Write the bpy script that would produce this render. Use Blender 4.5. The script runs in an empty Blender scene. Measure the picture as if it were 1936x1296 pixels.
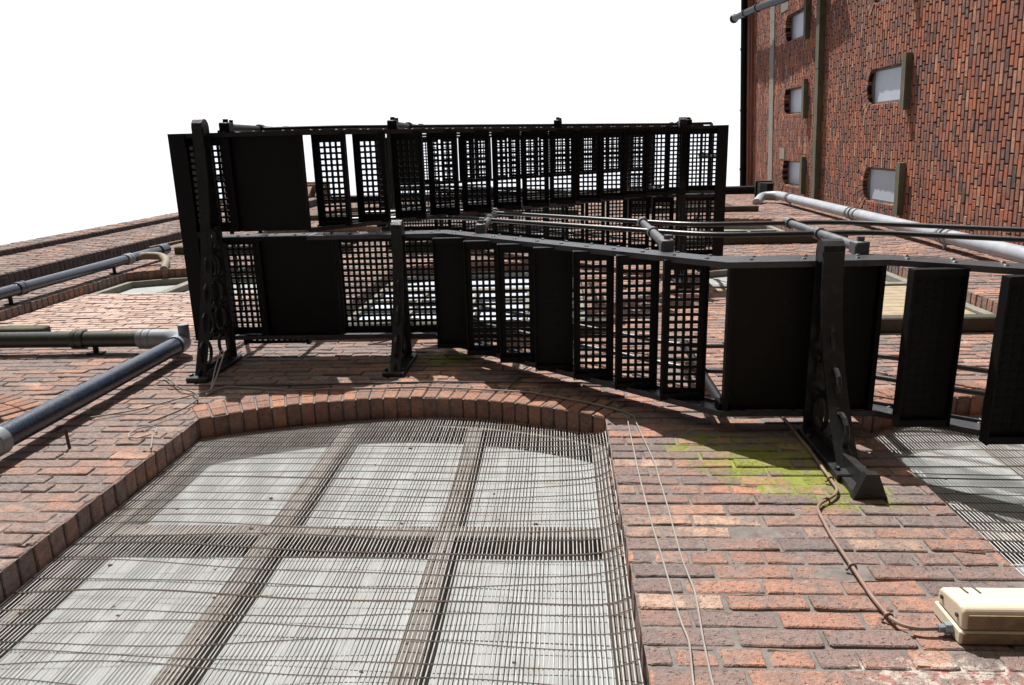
import bpy, math, random
from mathutils import Vector, Matrix
R = random.Random(7)
S = bpy.context.scene
COL = S.collection
V = Vector

# ------------------------------------------------------------------ helpers
class MB:
    """collects geometry, linked later as one mesh object"""
    def __init__(s): s.v = []; s.f = []; s.m = []; s.mi = 0
    def add(s, vs, fs):
        b = len(s.v); s.v.extend(vs)
        for f in fs: s.f.append(tuple(i + b for i in f)); s.m.append(s.mi)
    def box(s, x0, x1, y0, y1, z0, z1, c=0.0):
        if c <= 0:
            vs = [(x, y, z) for x in (x0, x1) for y in (y0, y1) for z in (z0, z1)]
            s.add(vs, [(0,1,3,2),(4,6,7,5),(0,4,5,1),(2,3,7,6),(0,2,6,4),(1,5,7,3)]); return
        # chamfered box
        X=(x0,x1);Y=(y0,y1);Z=(z0,z1); vs=[]; idx={}
        for i in (0,1):
            for j in (0,1):
                for k in (0,1):
                    sx,sy,sz=(1-2*i)*c,(1-2*j)*c,(1-2*k)*c
                    for a,p in enumerate(((X[i],Y[j]+sy,Z[k]+sz),(X[i]+sx,Y[j],Z[k]+sz),(X[i]+sx,Y[j]+sy,Z[k]))):
                        idx[i,j,k,a]=len(vs); vs.append(p)
        fs=[]
        for i in (0,1): fs.append(tuple(idx[i,j,k,0] for j,k in ((0,0),(0,1),(1,1),(1,0))))
        for j in (0,1): fs.append(tuple(idx[i,j,k,1] for i,k in ((0,0),(0,1),(1,1),(1,0))))
        for k in (0,1): fs.append(tuple(idx[i,j,k,2] for i,j in ((0,0),(0,1),(1,1),(1,0))))
        for a in (0,1):
            for b in (0,1):
                fs.append((idx[a,b,0,0],idx[a,b,1,0],idx[a,b,1,1],idx[a,b,0,1]))
                fs.append((idx[a,0,b,0],idx[a,1,b,0],idx[a,1,b,2],idx[a,0,b,2]))
                fs.append((idx[0,a,b,1],idx[1,a,b,1],idx[1,a,b,2],idx[0,a,b,2]))
        for i in (0,1):
            for j in (0,1):
                for k in (0,1): fs.append((idx[i,j,k,0],idx[i,j,k,1],idx[i,j,k,2]))
        s.add(vs, fs)
    def tube(s, pts, r, n=8, cap=True):
        pts=[V(p) for p in pts]
        rs = r if isinstance(r,(list,tuple)) else [r]*len(pts)
        d=[(pts[min(i+1,len(pts)-1)]-pts[max(i-1,0)]).normalized() for i in range(len(pts))]
        a = V((0,0,1)) if abs(d[0].z)<.9 else V((1,0,0))
        u=(a-d[0]*a.dot(d[0])).normalized(); vs=[]; fs=[]
        for i,p in enumerate(pts):
            u=(u-d[i]*u.dot(d[i])).normalized(); w=d[i].cross(u)
            for k in range(n):
                t=2*math.pi*k/n; vs.append(tuple(p+(u*math.cos(t)+w*math.sin(t))*rs[i]))
        for i in range(len(pts)-1):
            for k in range(n):
                k2=(k+1)%n; fs.append((i*n+k,i*n+k2,(i+1)*n+k2,(i+1)*n+k))
        if cap: fs.append(tuple(range(n))[::-1]); fs.append(tuple((len(pts)-1)*n+k for k in range(n)))
        s.add(vs,fs)
    def prism(s, poly, axis, a0, a1):
        """poly of 2D points extruded along axis ('x': (y,z), 'y': (x,z))"""
        n=len(poly)
        P=(lambda p,a:(a,p[0],p[1])) if axis=='x' else (lambda p,a:(p[0],a,p[1])) if axis=='y' else (lambda p,a:(p[0],p[1],a))
        s.add([P(p,a0) for p in poly]+[P(p,a1) for p in poly],
              [tuple(range(n)),tuple(range(2*n-1,n-1,-1))]+[(i,i+n,(i+1)%n+n,(i+1)%n) for i in range(n)])
    def ball(s, c, r, n=8, m=4, sq=(1,1,1)):
        vs=[];fs=[]
        for i in range(m+1):
            a=math.pi*i/m
            for k in range(n):
                t=2*math.pi*k/n
                vs.append((c[0]+r*sq[0]*math.sin(a)*math.cos(t),c[1]+r*sq[1]*math.sin(a)*math.sin(t),c[2]+r*sq[2]*math.cos(a)))
        for i in range(m):
            for k in range(n): fs.append((i*n+k,i*n+(k+1)%n,(i+1)*n+(k+1)%n,(i+1)*n+k))
        s.add(vs,fs)
    def build(s, name, mats, parent=None, origin=None, smooth=False, fixn=True):
        if not isinstance(mats,(list,tuple)): mats=[mats]
        if origin is None:
            lo=[min(v[i] for v in s.v) for i in range(3)]; hi=[max(v[i] for v in s.v) for i in range(3)]
            origin=((lo[0]+hi[0])/2,(lo[1]+hi[1])/2,lo[2])
        o0=V(origin)
        me=bpy.data.meshes.new(name)
        me.from_pydata([(v[0]-o0.x,v[1]-o0.y,v[2]-o0.z) for v in s.v],[],s.f)
        for m in mats: me.materials.append(m)
        me.polygons.foreach_set('material_index',s.m)
        if smooth: me.polygons.foreach_set('use_smooth',[True]*len(me.polygons))
        me.update()
        if fixn:
            import bmesh
            b=bmesh.new(); b.from_mesh(me); bmesh.ops.recalc_face_normals(b,faces=b.faces); b.to_mesh(me); b.free()
        o=bpy.data.objects.new(name,me); COL.objects.link(o)
        if smooth:
            me.set_sharp_from_angle(angle=math.radians(40))
        if parent: o.parent=parent; o.location=o0-wloc(parent)
        else: o.location=o0
        return o
def wloc(o):
    l=V(o.location)
    while o.parent: o=o.parent; l=l+V(o.location)
    return l
def tag(o,label=None,cat=None,group=None,kind=None):
    for k,v in (('label',label),('category',cat),('group',group),('kind',kind)):
        if v: o[k]=v
    return o
def empty(name,loc,label=None,cat=None,group=None):
    o=bpy.data.objects.new(name,None); COL.objects.link(o); o.location=loc; o.empty_display_size=.2
    return tag(o,label,cat,group)
def copy_tree(o,parent=None,loc=None):
    c=o.copy(); COL.objects.link(c)
    if parent: c.parent=parent
    if loc is not None: c.location=V(loc)-(wloc(parent) if parent else V((0,0,0)))
    for ch in list(o.children): copy_tree(ch,c)
    return c
def rounded(pts,r=.08,n=5):
    pts=[V(p) for p in pts]; out=[pts[0]]
    for i in range(1,len(pts)-1):
        a=pts[i-1]-pts[i]; b=pts[i+1]-pts[i]; q=min(r,a.length*.45,b.length*.45)
        p0=pts[i]+a.normalized()*q; p1=pts[i]+b.normalized()*q
        for k in range(n+1):
            t=k/n; out.append(p0*(1-t)**2+pts[i]*2*t*(1-t)+p1*t*t)
    out.append(pts[-1]); return out
def wiggle(pts,amp,step=.12,rnd=R):
    pts=[V(p) for p in pts]; out=[]
    for a,b in zip(pts,pts[1:]):
        n=max(1,int((b-a).length/step))
        for k in range(n):
            p=a.lerp(b,k/n)
            if out: p=p+V((rnd.uniform(-amp,amp),rnd.uniform(-amp,amp)*.3,rnd.uniform(-amp,amp)))
            out.append(p)
    out.append(pts[-1]); return out

# ------------------------------------------------------------------ materials
def newmat(name):
    m=bpy.data.materials.new(name); m.use_nodes=True
    nt=m.node_tree; nt.nodes.clear()
    out=nt.nodes.new('ShaderNodeOutputMaterial'); b=nt.nodes.new('ShaderNodeBsdfPrincipled')
    nt.links.new(b.outputs[0],out.inputs[0]); return m,nt,b
def N(nt,t,**k):
    n=nt.nodes.new(t)
    for a,v in k.items():
        if a in n.inputs.keys(): n.inputs[a].default_value=v
        else: setattr(n,a,v)
    return n
def noise(nt,pos,scale,detail=4,rough=.6):
    n=N(nt,'ShaderNodeTexNoise'); n.inputs['Scale'].default_value=scale; n.inputs['Detail'].default_value=detail; n.inputs['Roughness'].default_value=rough
    nt.links.new(pos,n.inputs['Vector']); return n.outputs['Fac']
def ramp(nt,fac,stops,interp='LINEAR'):
    r=N(nt,'ShaderNodeValToRGB'); cr=r.color_ramp; cr.interpolation=interp
    while len(cr.elements)<len(stops): cr.elements.new(.5)
    for e,(p,c) in zip(cr.elements,stops):
        e.position=p; e.color=(c,c,c,1) if isinstance(c,(int,float)) else (*c,1)
    nt.links.new(fac,r.inputs[0]); return r.outputs[0]
def mix(nt,fac,a,b,mode='MIX'):
    m=N(nt,'ShaderNodeMix',data_type='RGBA',blend_type=mode)
    for sock,val in ((m.inputs[0],fac),(m.inputs[6],a),(m.inputs[7],b)):
        if isinstance(val,(int,float)): sock.default_value=val
        elif isinstance(val,tuple): sock.default_value=(*val,1)
        else: nt.links.new(val,sock)
    return m.outputs[2]
def math_(nt,op,a,b=0.,c=0.):
    n=N(nt,'ShaderNodeMath',operation=op)
    for i,v in enumerate((a,b,c)):
        if isinstance(v,(int,float)): n.inputs[i].default_value=v
        else: nt.links.new(v,n.inputs[i])
    return n.outputs[0]
def bump(nt,b,h,strength=.4,dist=.01):
    n=N(nt,'ShaderNodeBump'); n.inputs['Strength'].default_value=strength; n.inputs['Distance'].default_value=dist
    nt.links.new(h,n.inputs['Height']); nt.links.new(n.outputs[0],b.inputs['Normal'])
def geo(nt): return N(nt,'ShaderNodeNewGeometry')

def add_moss(nt,P,c,bias=0.):
    sp=N(nt,'ShaderNodeSeparateXYZ'); nt.links.new(P,sp.inputs[0])
    dx=math_(nt,'DIVIDE',math_(nt,'SUBTRACT',sp.outputs[0],.86),.42)
    dz=math_(nt,'DIVIDE',math_(nt,'SUBTRACT',math_(nt,'ADD',sp.outputs[2],math_(nt,'MULTIPLY',sp.outputs[0],.55)),4.86),.40)
    d=math_(nt,'ADD',math_(nt,'MULTIPLY',dx,dx),math_(nt,'MULTIPLY',dz,dz))
    k=math_(nt,'SUBTRACT',1.0,d)
    k=math_(nt,'ADD',k,math_(nt,'MULTIPLY',math_(nt,'SUBTRACT',noise(nt,P,9,5,.7),.5),4.6))
    k=math_(nt,'ADD',k,math_(nt,'MULTIPLY',math_(nt,'SUBTRACT',noise(nt,P,60,3,.7),.5),1.3))
    dx2=math_(nt,'DIVIDE',math_(nt,'SUBTRACT',sp.outputs[0],-.72),.25); dz2=math_(nt,'DIVIDE',math_(nt,'SUBTRACT',sp.outputs[2],6.0),.22)
    k2=math_(nt,'SUBTRACT',1.0,math_(nt,'ADD',math_(nt,'MULTIPLY',dx2,dx2),math_(nt,'MULTIPLY',dz2,dz2)))
    k=math_(nt,'MAXIMUM',k,k2)
    k=math_(nt,'ADD',k,bias)
    kk=ramp(nt,k,[(.3,0.),(.95,.55),(1.7,.85)])
    c=mix(nt,kk,c,mix(nt,noise(nt,P,25,3),(.11,.135,.016),(.27,.31,.045)))
    ex=math_(nt,'DIVIDE',math_(nt,'SUBTRACT',sp.outputs[0],.95),.30); ez=math_(nt,'DIVIDE',math_(nt,'SUBTRACT',sp.outputs[2],3.14),.085)
    e=math_(nt,'SUBTRACT',1.0,math_(nt,'ADD',math_(nt,'MULTIPLY',ex,ex),math_(nt,'MULTIPLY',ez,ez)))
    e=math_(nt,'ADD',e,math_(nt,'MULTIPLY',math_(nt,'SUBTRACT',noise(nt,P,22,5,.7),.52),5.))
    c=mix(nt,ramp(nt,e,[(.4,0.),(1.1,.8)]),c,mix(nt,ramp(nt,noise(nt,P,30,3),[(.5,0.),(.6,1.)]),(.46,.41,.36),(.30,.09,.08)))
    return c
def add_grime(nt,P,c,amt):
    a=noise(nt,P,2.2,6,.72); b_=noise(nt,P,14,6,.75)
    k=math_(nt,'ADD',math_(nt,'MULTIPLY',a,.6),math_(nt,'MULTIPLY',b_,.4))
    sx=N(nt,'ShaderNodeSeparateXYZ'); nt.links.new(P,sx.inputs[0])
    side=N(nt,'ShaderNodeMapRange'); side.inputs[1].default_value=-.6; side.inputs[2].default_value=-2.1; side.inputs[3].default_value=0.; side.inputs[4].default_value=.075
    nt.links.new(sx.outputs[0],side.inputs[0]); k=math_(nt,'ADD',k,side.outputs[0])
    m=ramp(nt,k,[(.45,0.),(.58,1.)])
    gc=ramp(nt,noise(nt,P,38,4,.7),[(.3,(.09,.078,.077)),(.5,(.185,.16,.153)),(.72,(.29,.25,.232))])
    return mix(nt,math_(nt,'MULTIPLY',m,amt),c,gc)
def brick_mat(name,stops,soot=.6,moss=False,sootc=(.08,.068,.068),pale=.4,grime=0.,greys=((.14,.115,.112),(.26,.205,.19)),orange=(.50,.22,.12)):
    m,nt,b=newmat(name); g=geo(nt); P=g.outputs['Position']
    c=ramp(nt,g.outputs['Random Per Island'],stops)
    n1=noise(nt,P,.55,3); n2=noise(nt,P,7,5); n3=noise(nt,P,45,5,.7); n4=noise(nt,P,160,3,.7)
    nb=noise(nt,P,10,4,.65); gy=ramp(nt,noise(nt,P,16,4,.7),[(.3,greys[0]),(.7,greys[1])])
    c=mix(nt,ramp(nt,nb,[(.46,0.),(.60,.72)]),c,gy)
    c=mix(nt,ramp(nt,n2,[(.52,0.),(.68,.5)]),c,orange)
    s=math_(nt,'MULTIPLY',ramp(nt,n1,[(.36,0.),(.62,1.)]),ramp(nt,n2,[(.28,.25),(.6,1.)]))
    s=math_(nt,'MULTIPLY',s,soot); c=mix(nt,s,c,sootc)
    c=mix(nt,ramp(nt,n3,[(.30,.75),(.46,0.)]),c,mix(nt,.72,c,(.03,.026,.026)))
    c=mix(nt,math_(nt,'MULTIPLY',ramp(nt,n3,[(.58,0.),(.75,1.)]),pale),c,(.5,.40,.34))
    c=mix(nt,math_(nt,'MULTIPLY',ramp(nt,n4,[(.6,0.),(.72,1.)]),.22),c,(.6,.5,.43))
    if grime: c=add_grime(nt,P,c,grime)
    if moss: c=add_moss(nt,P,c,.12)
    nt.links.new(c,b.inputs['Base Color']); b.inputs['Roughness'].default_value=.88
    b.inputs['Specular IOR Level'].default_value=.25
    h=math_(nt,'ADD',n3,math_(nt,'MULTIPLY',n4,.5)); h=math_(nt,'ADD',h,math_(nt,'MULTIPLY',ramp(nt,noise(nt,P,85,2,.5),[(.28,0.),(.4,1.)]),.5)); bump(nt,b,h,.9,.014)
    return m
def plain(name,col,rough=.6,var=.25,scale=12,bumpk=.25,spec=.5,metal=0.,stain=None,stainc=(.1,.07,.05),sscale=5,moss=False,grime=0.):
    m,nt,b=newmat(name); g=geo(nt); P=g.outputs['Position']
    n1=noise(nt,P,scale,5); n2=noise(nt,P,scale*9,3)
    c=mix(nt,ramp(nt,n1,[(.3,1.),(.7,0.)]),col,tuple(x*(1-var) for x in col))
    c=mix(nt,ramp(nt,n2,[(.55,0.),(.75,var)]),c,tuple(min(1,x*1.35+.01) for x in col))
    if stain: c=mix(nt,math_(nt,'MULTIPLY',ramp(nt,noise(nt,P,sscale,6,.7),[(.5,0.),(.66,1.)]),stain),c,stainc)
    if grime: c=add_grime(nt,P,c,grime)
    if moss: c=add_moss(nt,P,c,.3)
    nt.links.new(c,b.inputs['Base Color'])
    nt.links.new(ramp(nt,n2,[(.2,max(0,rough-.12)),(.8,min(1,rough+.12))]),b.inputs['Roughness'])
    b.inputs['Specular IOR Level'].default_value=spec; b.inputs['Metallic'].default_value=metal
    if bumpk: bump(nt,b,n2,bumpk,.004)
    return m
MAIN=[(0.,(.165,.125,.12)),(.15,(.225,.16,.148)),(.40,(.31,.185,.15)),(.62,(.40,.205,.145)),(.84,(.48,.235,.15)),(1.,(.53,.36,.27))]
WING=[(0.,(.10,.065,.06)),(.15,(.20,.10,.085)),(.35,(.36,.125,.075)),(.65,(.45,.142,.078)),(.88,(.55,.185,.09)),(1.,(.62,.34,.22))]
M={}
M['brick']=brick_mat('warehouse_brick',MAIN,.42,True,grime=.6)
M['palebrick']=brick_mat('pale_pink_brick',[(0.,(.34,.24,.20)),(.5,(.46,.33,.28)),(1.,(.54,.41,.35))],.1,greys=((.3,.22,.2),(.42,.33,.3)),orange=(.50,.33,.27))
M['brick2']=brick_mat('wing_brick',WING,.35,False,pale=.35,greys=((.20,.12,.105),(.36,.22,.19)),orange=(.62,.22,.09),grime=.22)
M['arch']=brick_mat('arch_brick',[(0.,(.22,.105,.075)),(.3,(.28,.135,.09)),(.6,(.35,.16,.095)),(1.,(.44,.21,.12))],.25,grime=.4,greys=((.17,.10,.08),(.27,.17,.14)))
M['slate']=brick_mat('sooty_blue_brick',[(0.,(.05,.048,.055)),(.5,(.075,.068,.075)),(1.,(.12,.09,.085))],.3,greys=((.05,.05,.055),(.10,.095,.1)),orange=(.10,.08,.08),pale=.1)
M['mortar']=plain('lime_mortar',(.19,.172,.16),.95,.45,20,.9,.2,stain=.75,stainc=(.085,.075,.07),sscale=9,moss=True,grime=.6)
M['mortar2']=plain('dark_mortar',(.03,.021,.02),.95,.4,20,.8,.2)
M['stone']=plain('weathered_sandstone',(.16,.155,.115),.9,.35,5,.6,.2,stain=.6,stainc=(.10,.12,.05),sscale=3)
M['palestone']=plain('pale_stone',(.34,.32,.28),.9,.35,5,.6,.2,stain=.4)
M['slatesill']=plain('sooty_sill_stone',(.07,.065,.055),.9,.35,5,.6,.2,stain=.5,stainc=(.10,.11,.05),sscale=3)
M['iron']=plain('black_painted_iron',(.0045,.0045,.0055),.5,.3,30,.35,.22)
M['ironface']=plain('sunlit_black_iron',(.03,.032,.037),.38,.4,22,.5,.5,stain=.45,stainc=(.006,.006,.007),sscale=14)  # lighter copy of the black iron, sunlight on one stringer face put into colour
M['cast']=plain('black_cast_iron',(.008,.008,.0095),.4,.4,22,.5,.45,stain=.3,stainc=(.05,.05,.052),sscale=20)
M['stringer']=plain('sunlit_stringer_iron',(.055,.059,.067),.36,.4,22,.5,.5,stain=.45,stainc=(.018,.018,.02),sscale=14)  # black iron greyed: sun and sky sheen on the faces put into base colour
M['rail']=plain('worn_rail_iron',(.026,.029,.034),.38,.35,12,.1,.5,stain=.25,stainc=(.09,.05,.03),sscale=18)
M['post']=plain('grey_worn_post_iron',(.105,.11,.122),.42,.35,25,.5,.5,stain=.4,stainc=(.05,.045,.045),sscale=18)
M['navy']=plain('navy_gloss_pipe_paint',(.022,.032,.055),.28,.35,10,.15,.6,stain=.25,stainc=(.07,.06,.055),sscale=9)
M['green']=plain('dark_green_pipe_paint',(.03,.035,.024),.34,.45,8,.2,.55,stain=.5,stainc=(.015,.015,.014),sscale=6)
M['greypipe']=plain('grey_plastic_pipe',(.19,.21,.235),.42,.2,8,.1,.5,stain=.3,stainc=(.2,.19,.18))
M['palepipe']=plain('pale_grey_plastic_pipe',(.33,.355,.40),.38,.3,6,.08,.5,stain=.4,stainc=(.30,.29,.28))
M['cream']=plain('aged_cream_plastic',(.60,.52,.40),.42,.08,6,.05,.45,stain=.2,stainc=(.42,.33,.20))
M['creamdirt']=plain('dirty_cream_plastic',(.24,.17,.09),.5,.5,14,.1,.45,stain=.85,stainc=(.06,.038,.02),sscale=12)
M['board']=plain('whitewashed_board',(.275,.29,.29),.8,.22,9,.35,.3,stain=.6,stainc=(.19,.195,.19),sscale=5)
M['timber']=plain('weathered_frame_timber',(.15,.134,.122),.85,.45,18,.6,.25,stain=.5,stainc=(.11,.08,.06),sscale=9)
M['paletimber']=plain('bleached_timber',(.22,.212,.185),.85,.4,14,.6,.25,stain=.4,stainc=(.2,.18,.13))
M['oldbend']=plain('weathered_clay_bend',(.25,.215,.16),.7,.4,14,.4,.3,stain=.6,stainc=(.10,.08,.06))
M['straw']=plain('straw_coloured_board',(.33,.275,.19),.85,.3,12,.4,.25,stain=.4,stainc=(.28,.2,.12))
M['wire']=plain('galvanised_wire',(.52,.51,.50),.6,.35,20,0,.4,stain=.55,stainc=(.20,.14,.10),sscale=7)
M['rustwire']=plain('rusty_cross_wire',(.17,.14,.125),.7,.4,20,0,.3,stain=.6,stainc=(.16,.10,.07),sscale=7)
M['cable']=plain('dirty_white_cable',(.29,.27,.25),.6,.3,20,.1,.4,stain=.4,stainc=(.16,.13,.11))
M['darkcable']=plain('dark_cable',(.07,.065,.06),.6,.3,20,.1,.4)
M['copper']=plain('copper_sheathed_cable',(.22,.14,.11),.65,.35,20,.2,.5,stain=.4,stainc=(.22,.13,.10))
M['glass']=plain('dark_glass',(.02,.022,.025),.12,.2,3,.02,.6)
M['frame']=plain('grey_window_frame',(.16,.16,.165),.6,.3,12,.2,.4)
M['paleglass']=plain('sky_reflection_pane',(.44,.49,.58),.35,.06,2,.02,.5)  # pale blue of the reflected sky is painted into the pane colour
M['rust']=plain('rusty_iron',(.10,.06,.045),.8,.5,30,.5,.3)
M['ground']=plain('stone_setts_ground',(.05,.047,.045),.9,.4,3,.5,.3)
M['cornice']=plain('cream_painted_fascia',(.42,.38,.27),.7,.2,5,.2,.4)

# ------------------------------------------------------------------ brickwork
CH=.081; BL=.235
def brick_box(mb,o,u,v,n,u0,u1,v0,v1,near,rnd,g=.0042):
    """one brick face with worn edges on frame o,u,v,n"""
    u0+=g+rnd.uniform(-.0015,.0025); u1-=g+rnd.uniform(-.0015,.0025); v0+=g+rnd.uniform(-.001,.002); v1-=g+rnd.uniform(-.001,.002)
    if u1-u0<.015 or v1-v0<.01: return
    pr=rnd.gauss(0,.0018); ta=rnd.gauss(0,.012); tb=rnd.gauss(0,.02)
    if rnd.random()<.04: pr-=rnd.uniform(.001,.0035)
    uc=(u0+u1)/2; vc=(v0+v1)/2; vs=[]
    def P(a,b,d): 
        d=d+pr+(a-uc)*ta+(b-vc)*tb
        return (o[0]+u[0]*a+v[0]*b+n[0]*d, o[1]+u[1]*a+v[1]*b+n[1]*d, o[2]+u[2]*a+v[2]*b+n[2]*d)
    if not near:
        c=.005; e=.0
        fr=[(u0+c,v0+c),(u1-c,v0+c),(u1-c,v1-c),(u0+c,v1-c)]; ou=[(u0,v0),(u1,v0),(u1,v1),(u0,v1)]
        vs=[P(a,b,0) for a,b in fr]+[P(a,b,-.013) for a,b in ou]
        mb.add(vs,[(0,1,2,3)]+[(i,i+4,(i+1)%4+4,(i+1)%4) for i in range(4)]); return
    k=12; j=.0022
    cr=rnd.uniform(.002,.006); w=u1-u0
    def ring(ins,d):
        r=[]; a0,a1,b0,b1=u0+ins,u1-ins,v0+ins,v1-ins
        base=[(a0+cr,b0),(a0+w*.36,b0),(a0+w*.66,b0),(a1-cr,b0),(a1,b0+cr),(a1,b1-cr),(a1-cr,b1),(a0+w*.64,b1),(a0+w*.34,b1),(a0+cr,b1),(a0,b1-cr),(a0,b0+cr)]
        for q,(a,b) in enumerate(base): r.append((a+J[q][0],b+J[q][1],d+J[q][2]))
        return r
    J=[(rnd.uniform(-j,j),rnd.uniform(-j,j),rnd.uniform(-.0015,.001)) for _ in range(k)]
    for _q in range(rnd.choice((0,0,1,1,2))):
        q=rnd.randrange(k); J[q]=(J[q][0],J[q][1],-rnd.uniform(.003,.008))
    r0=ring(.0042,0); r1=ring(.0010,-.0035); r2=ring(0,-.016)
    vs=[P(*p) for p in r0+r1+r2]; fs=[tuple(range(k))]
    for t in (0,k):
        for i in range(k): fs.append((t+i,t+i+k,t+(i+1)%k+k,t+(i+1)%k))
    mb.add(vs,fs)
def brick_field(mb,o,u,v,n,ua,ub,va,vb,holes=None,near=False,rnd=R,nearlim=None,g=.0042):
    r0=int(round(va/CH)); r1=int(math.ceil(vb/CH-1e-6))
    for r in range(r0,r1):
        v0=r*CH; v1=min(v0+CH,vb); vm=(v0+v1)/2
        header=(r%6==3); L=BL/2 if header else BL
        off=(BL/4 if header else (BL/2 if r%2 else 0))+rnd.uniform(-.012,.012)
        segs=[(ua,ub)]
        if holes:
            for h in holes:
                iv=h(vm)
                if not iv: continue
                ns=[]
                for a,b in segs:
                    if iv[1]<=a or iv[0]>=b: ns.append((a,b)); continue
                    if iv[0]>a: ns.append((a,iv[0]))
                    if iv[1]<b: ns.append((iv[1],b))
                segs=ns
        for a,b in segs:
            x=math.floor((a-off)/L)*L+off; cuts=[a]
            x+=L
            while x<b-.03:
                c=x+rnd.uniform(-.004,.004)
                if c>a+.03: cuts.append(c)
                x+=L
            cuts.append(b)
            nr=near if nearlim is None else v0<nearlim
            for c0,c1 in zip(cuts,cuts[1:]): brick_box(mb,o,u,v,n,c0,c1,v0,v1,nr,rnd,g)

class Opening:
    def __init__(s,xl,xr,zs,zsp,crown,ring=.225):
        s.xl,s.xr,s.zs,s.zsp,s.crown=xl,xr,zs,zsp,crown
        h=crown-zsp; w=(xr-xl)/2; s.xc=(xl+xr)/2; s.R=(w*w+h*h)/(2*h); s.zc=crown-s.R; s.th=math.asin(w/s.R); s.ring=ring
    def hole(s,z):
        if z<s.zs: return None
        if z<=s.zsp: return (s.xl,s.xr)
        d=z-s.zc
        if d>=s.R+s.ring: return None
        hw=min(math.sqrt((s.R+s.ring)**2-d*d), d*math.tan(s.th)); return (s.xc-hw,s.xc+hw)
    def poly(s,n=24,dr=0.):
        p=[(s.xl,s.zs),(s.xr,s.zs)]
        for i in range(n+1):
            a=s.th-2*s.th*i/n; p.append((s.xc+(s.R+dr)*math.sin(a),s.zc+(s.R+dr)*math.cos(a)))
        return p
    def top(s,x):
        return s.zc+math.sqrt(max(0,s.R**2-(x-s.xc)**2))
def holed_plane(mb,outer,polys,tf):
    """planar wall sheet with openings; tf maps (u,v) to xyz"""
    import bmesh
    b=bmesh.new(); ed=[]
    for poly in [outer]+polys:
        vv=[b.verts.new((p[0],p[1],0)) for p in poly]
        for i in range(len(vv)): ed.append(b.edges.new((vv[i],vv[(i+1)%len(vv)])))
    bmesh.ops.triangle_fill(b,edges=ed,use_beauty=True)
    b.verts.index_update()
    mb.add([tf(v.co.x,v.co.y) for v in b.verts],[tuple(v.index for v in f.verts) for f in b.faces]); b.free()
def reveal(mb,op,tf,d0,d1):
    """mortar lining of an opening, from depth d0 to d1; tf(u,v,depth)"""
    p=op.poly(); n=len(p)
    mb.add([tf(a,b,d0) for a,b in p]+[tf(a,b,d1) for a,b in p],[(i,(i+1)%n,(i+1)%n+n,i+n) for i in range(n)])
def voussoirs(mb,op,tf,deps,bt=.072,rnd=R):
    """arch ring of header bricks; tf(u,v,depth) places, depth grows into the wall"""
    n=int(2*op.th*op.R/bt)
    for k,(d0,d1) in enumerate(deps):
        r1=op.R+(op.ring if k==0 else .11)
        for i in range(n):
            a0=-op.th+2*op.th*i/n; a1=-op.th+2*op.th*(i+1)/n
            pr=rnd.gauss(0,.0022); dr=rnd.gauss(.0,.0025)
            spl=[(op.R,r1)] if k else ([(op.R,op.R+.108),(op.R+.114,r1)] )
            for ra,rb in spl:
                ra+=dr if ra==op.R else 0
                ga=.0035/ra; gb=.0035/rb; c=.004
                def pt(r,a,d): return tf(op.xc+r*math.sin(a),op.zc+r*math.cos(a),d)
                A0,A1,B0,B1=a0+ga,a1-ga,a0+gb,a1-gb
                ca=c/ra
                e=d0+pr
                vs=[pt(ra+c,A0+ca,e),pt(ra+c,A1-ca,e),pt(rb-c,B1-ca,e),pt(rb-c,B0+ca,e),
                    pt(ra,A0+ca,e+c),pt(ra,A1-ca,e+c),pt(rb,B1,e+2*c),pt(rb,B0,e+2*c),
                    pt(ra+c,A0,e+2*c),pt(ra+c,A1,e+2*c),
                    pt(ra,A0+ca,d1),pt(ra,A1-ca,d1),pt(rb,B1,d1),pt(rb,B0,d1),pt(ra+c,A0,d1),pt(ra+c,A1,d1)]
                fs=[(0,1,2,3),(0,4,5,1),(2,6,7,3),(1,9,6,2),(0,3,7,8),(0,8,4),(1,5,9),(4,10,11,5),(5,11,15,9),(4,8,14,10),(9,15,12,6),(8,7,13,14)]
                mb.add(vs,fs)

# ================================================================== SETTING
g=MB(); g.add([(-120,-120,0),(120,-120,0),(120,120,0),(-120,120,0)],[(0,1,2,3)])
tag(g.build('ground',M['ground'],origin=(0,0,0),fixn=False),kind='structure')

# ------------------------------------------------------------------ main warehouse
WT=19.7; XL,XR=-5.6,4.75
cols=[(-4.88,-2.83),(-1.825,.215),(1.39,3.42)]
floors=[(2.1,4.95,5.262),(6.64,9.62,9.93),(11.12,13.94,14.25),(15.4,18.0,18.3)]
warehouse=empty('brick_warehouse',(-.5,0,0),'sooty red brick warehouse wall with arched windows, rising straight above the viewer','building')
tfm=lambda a,b,d=0.: (a,d,b)
ops={}
for ci,(xl,xr) in enumerate(cols):
    for fi,(zs,zp,zc) in enumerate(floors): ops[ci,fi]=Opening(xl,xr,zs,zp,zc)
OPS=list(ops.values())
mb=MB()
brick_field(mb,(0,0,0),(1,0,0),(0,0,1),(0,-1,0),XL,XR,0,WT,[o.hole for o in OPS],rnd=random.Random(3),nearlim=7.4)
for (ci,fi),o in ops.items():   # jambs
    for x,n in ((o.xl,(1,0,0)),(o.xr,(-1,0,0))):
        for r in range(int(round(o.zs/CH)),int(o.zsp/CH)+1):
            v1=min((r+1)*CH,o.zsp+.03)
            brick_box(mb,(x,0,0),(0,1,0),(0,0,1),n,-.002,.112 if r%2 else .118,r*CH,v1,fi<1,R)
            if fi<2: brick_box(mb,(x,0,0),(0,1,0),(0,0,1),n,.118,.235,r*CH,v1,False,R)
mb.mi=1
holed_plane(mb,[(XL,0),(XR,0),(XR,WT),(XL,WT)],[o.poly() for o in OPS],lambda a,b:(a,.0062,b))
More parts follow.
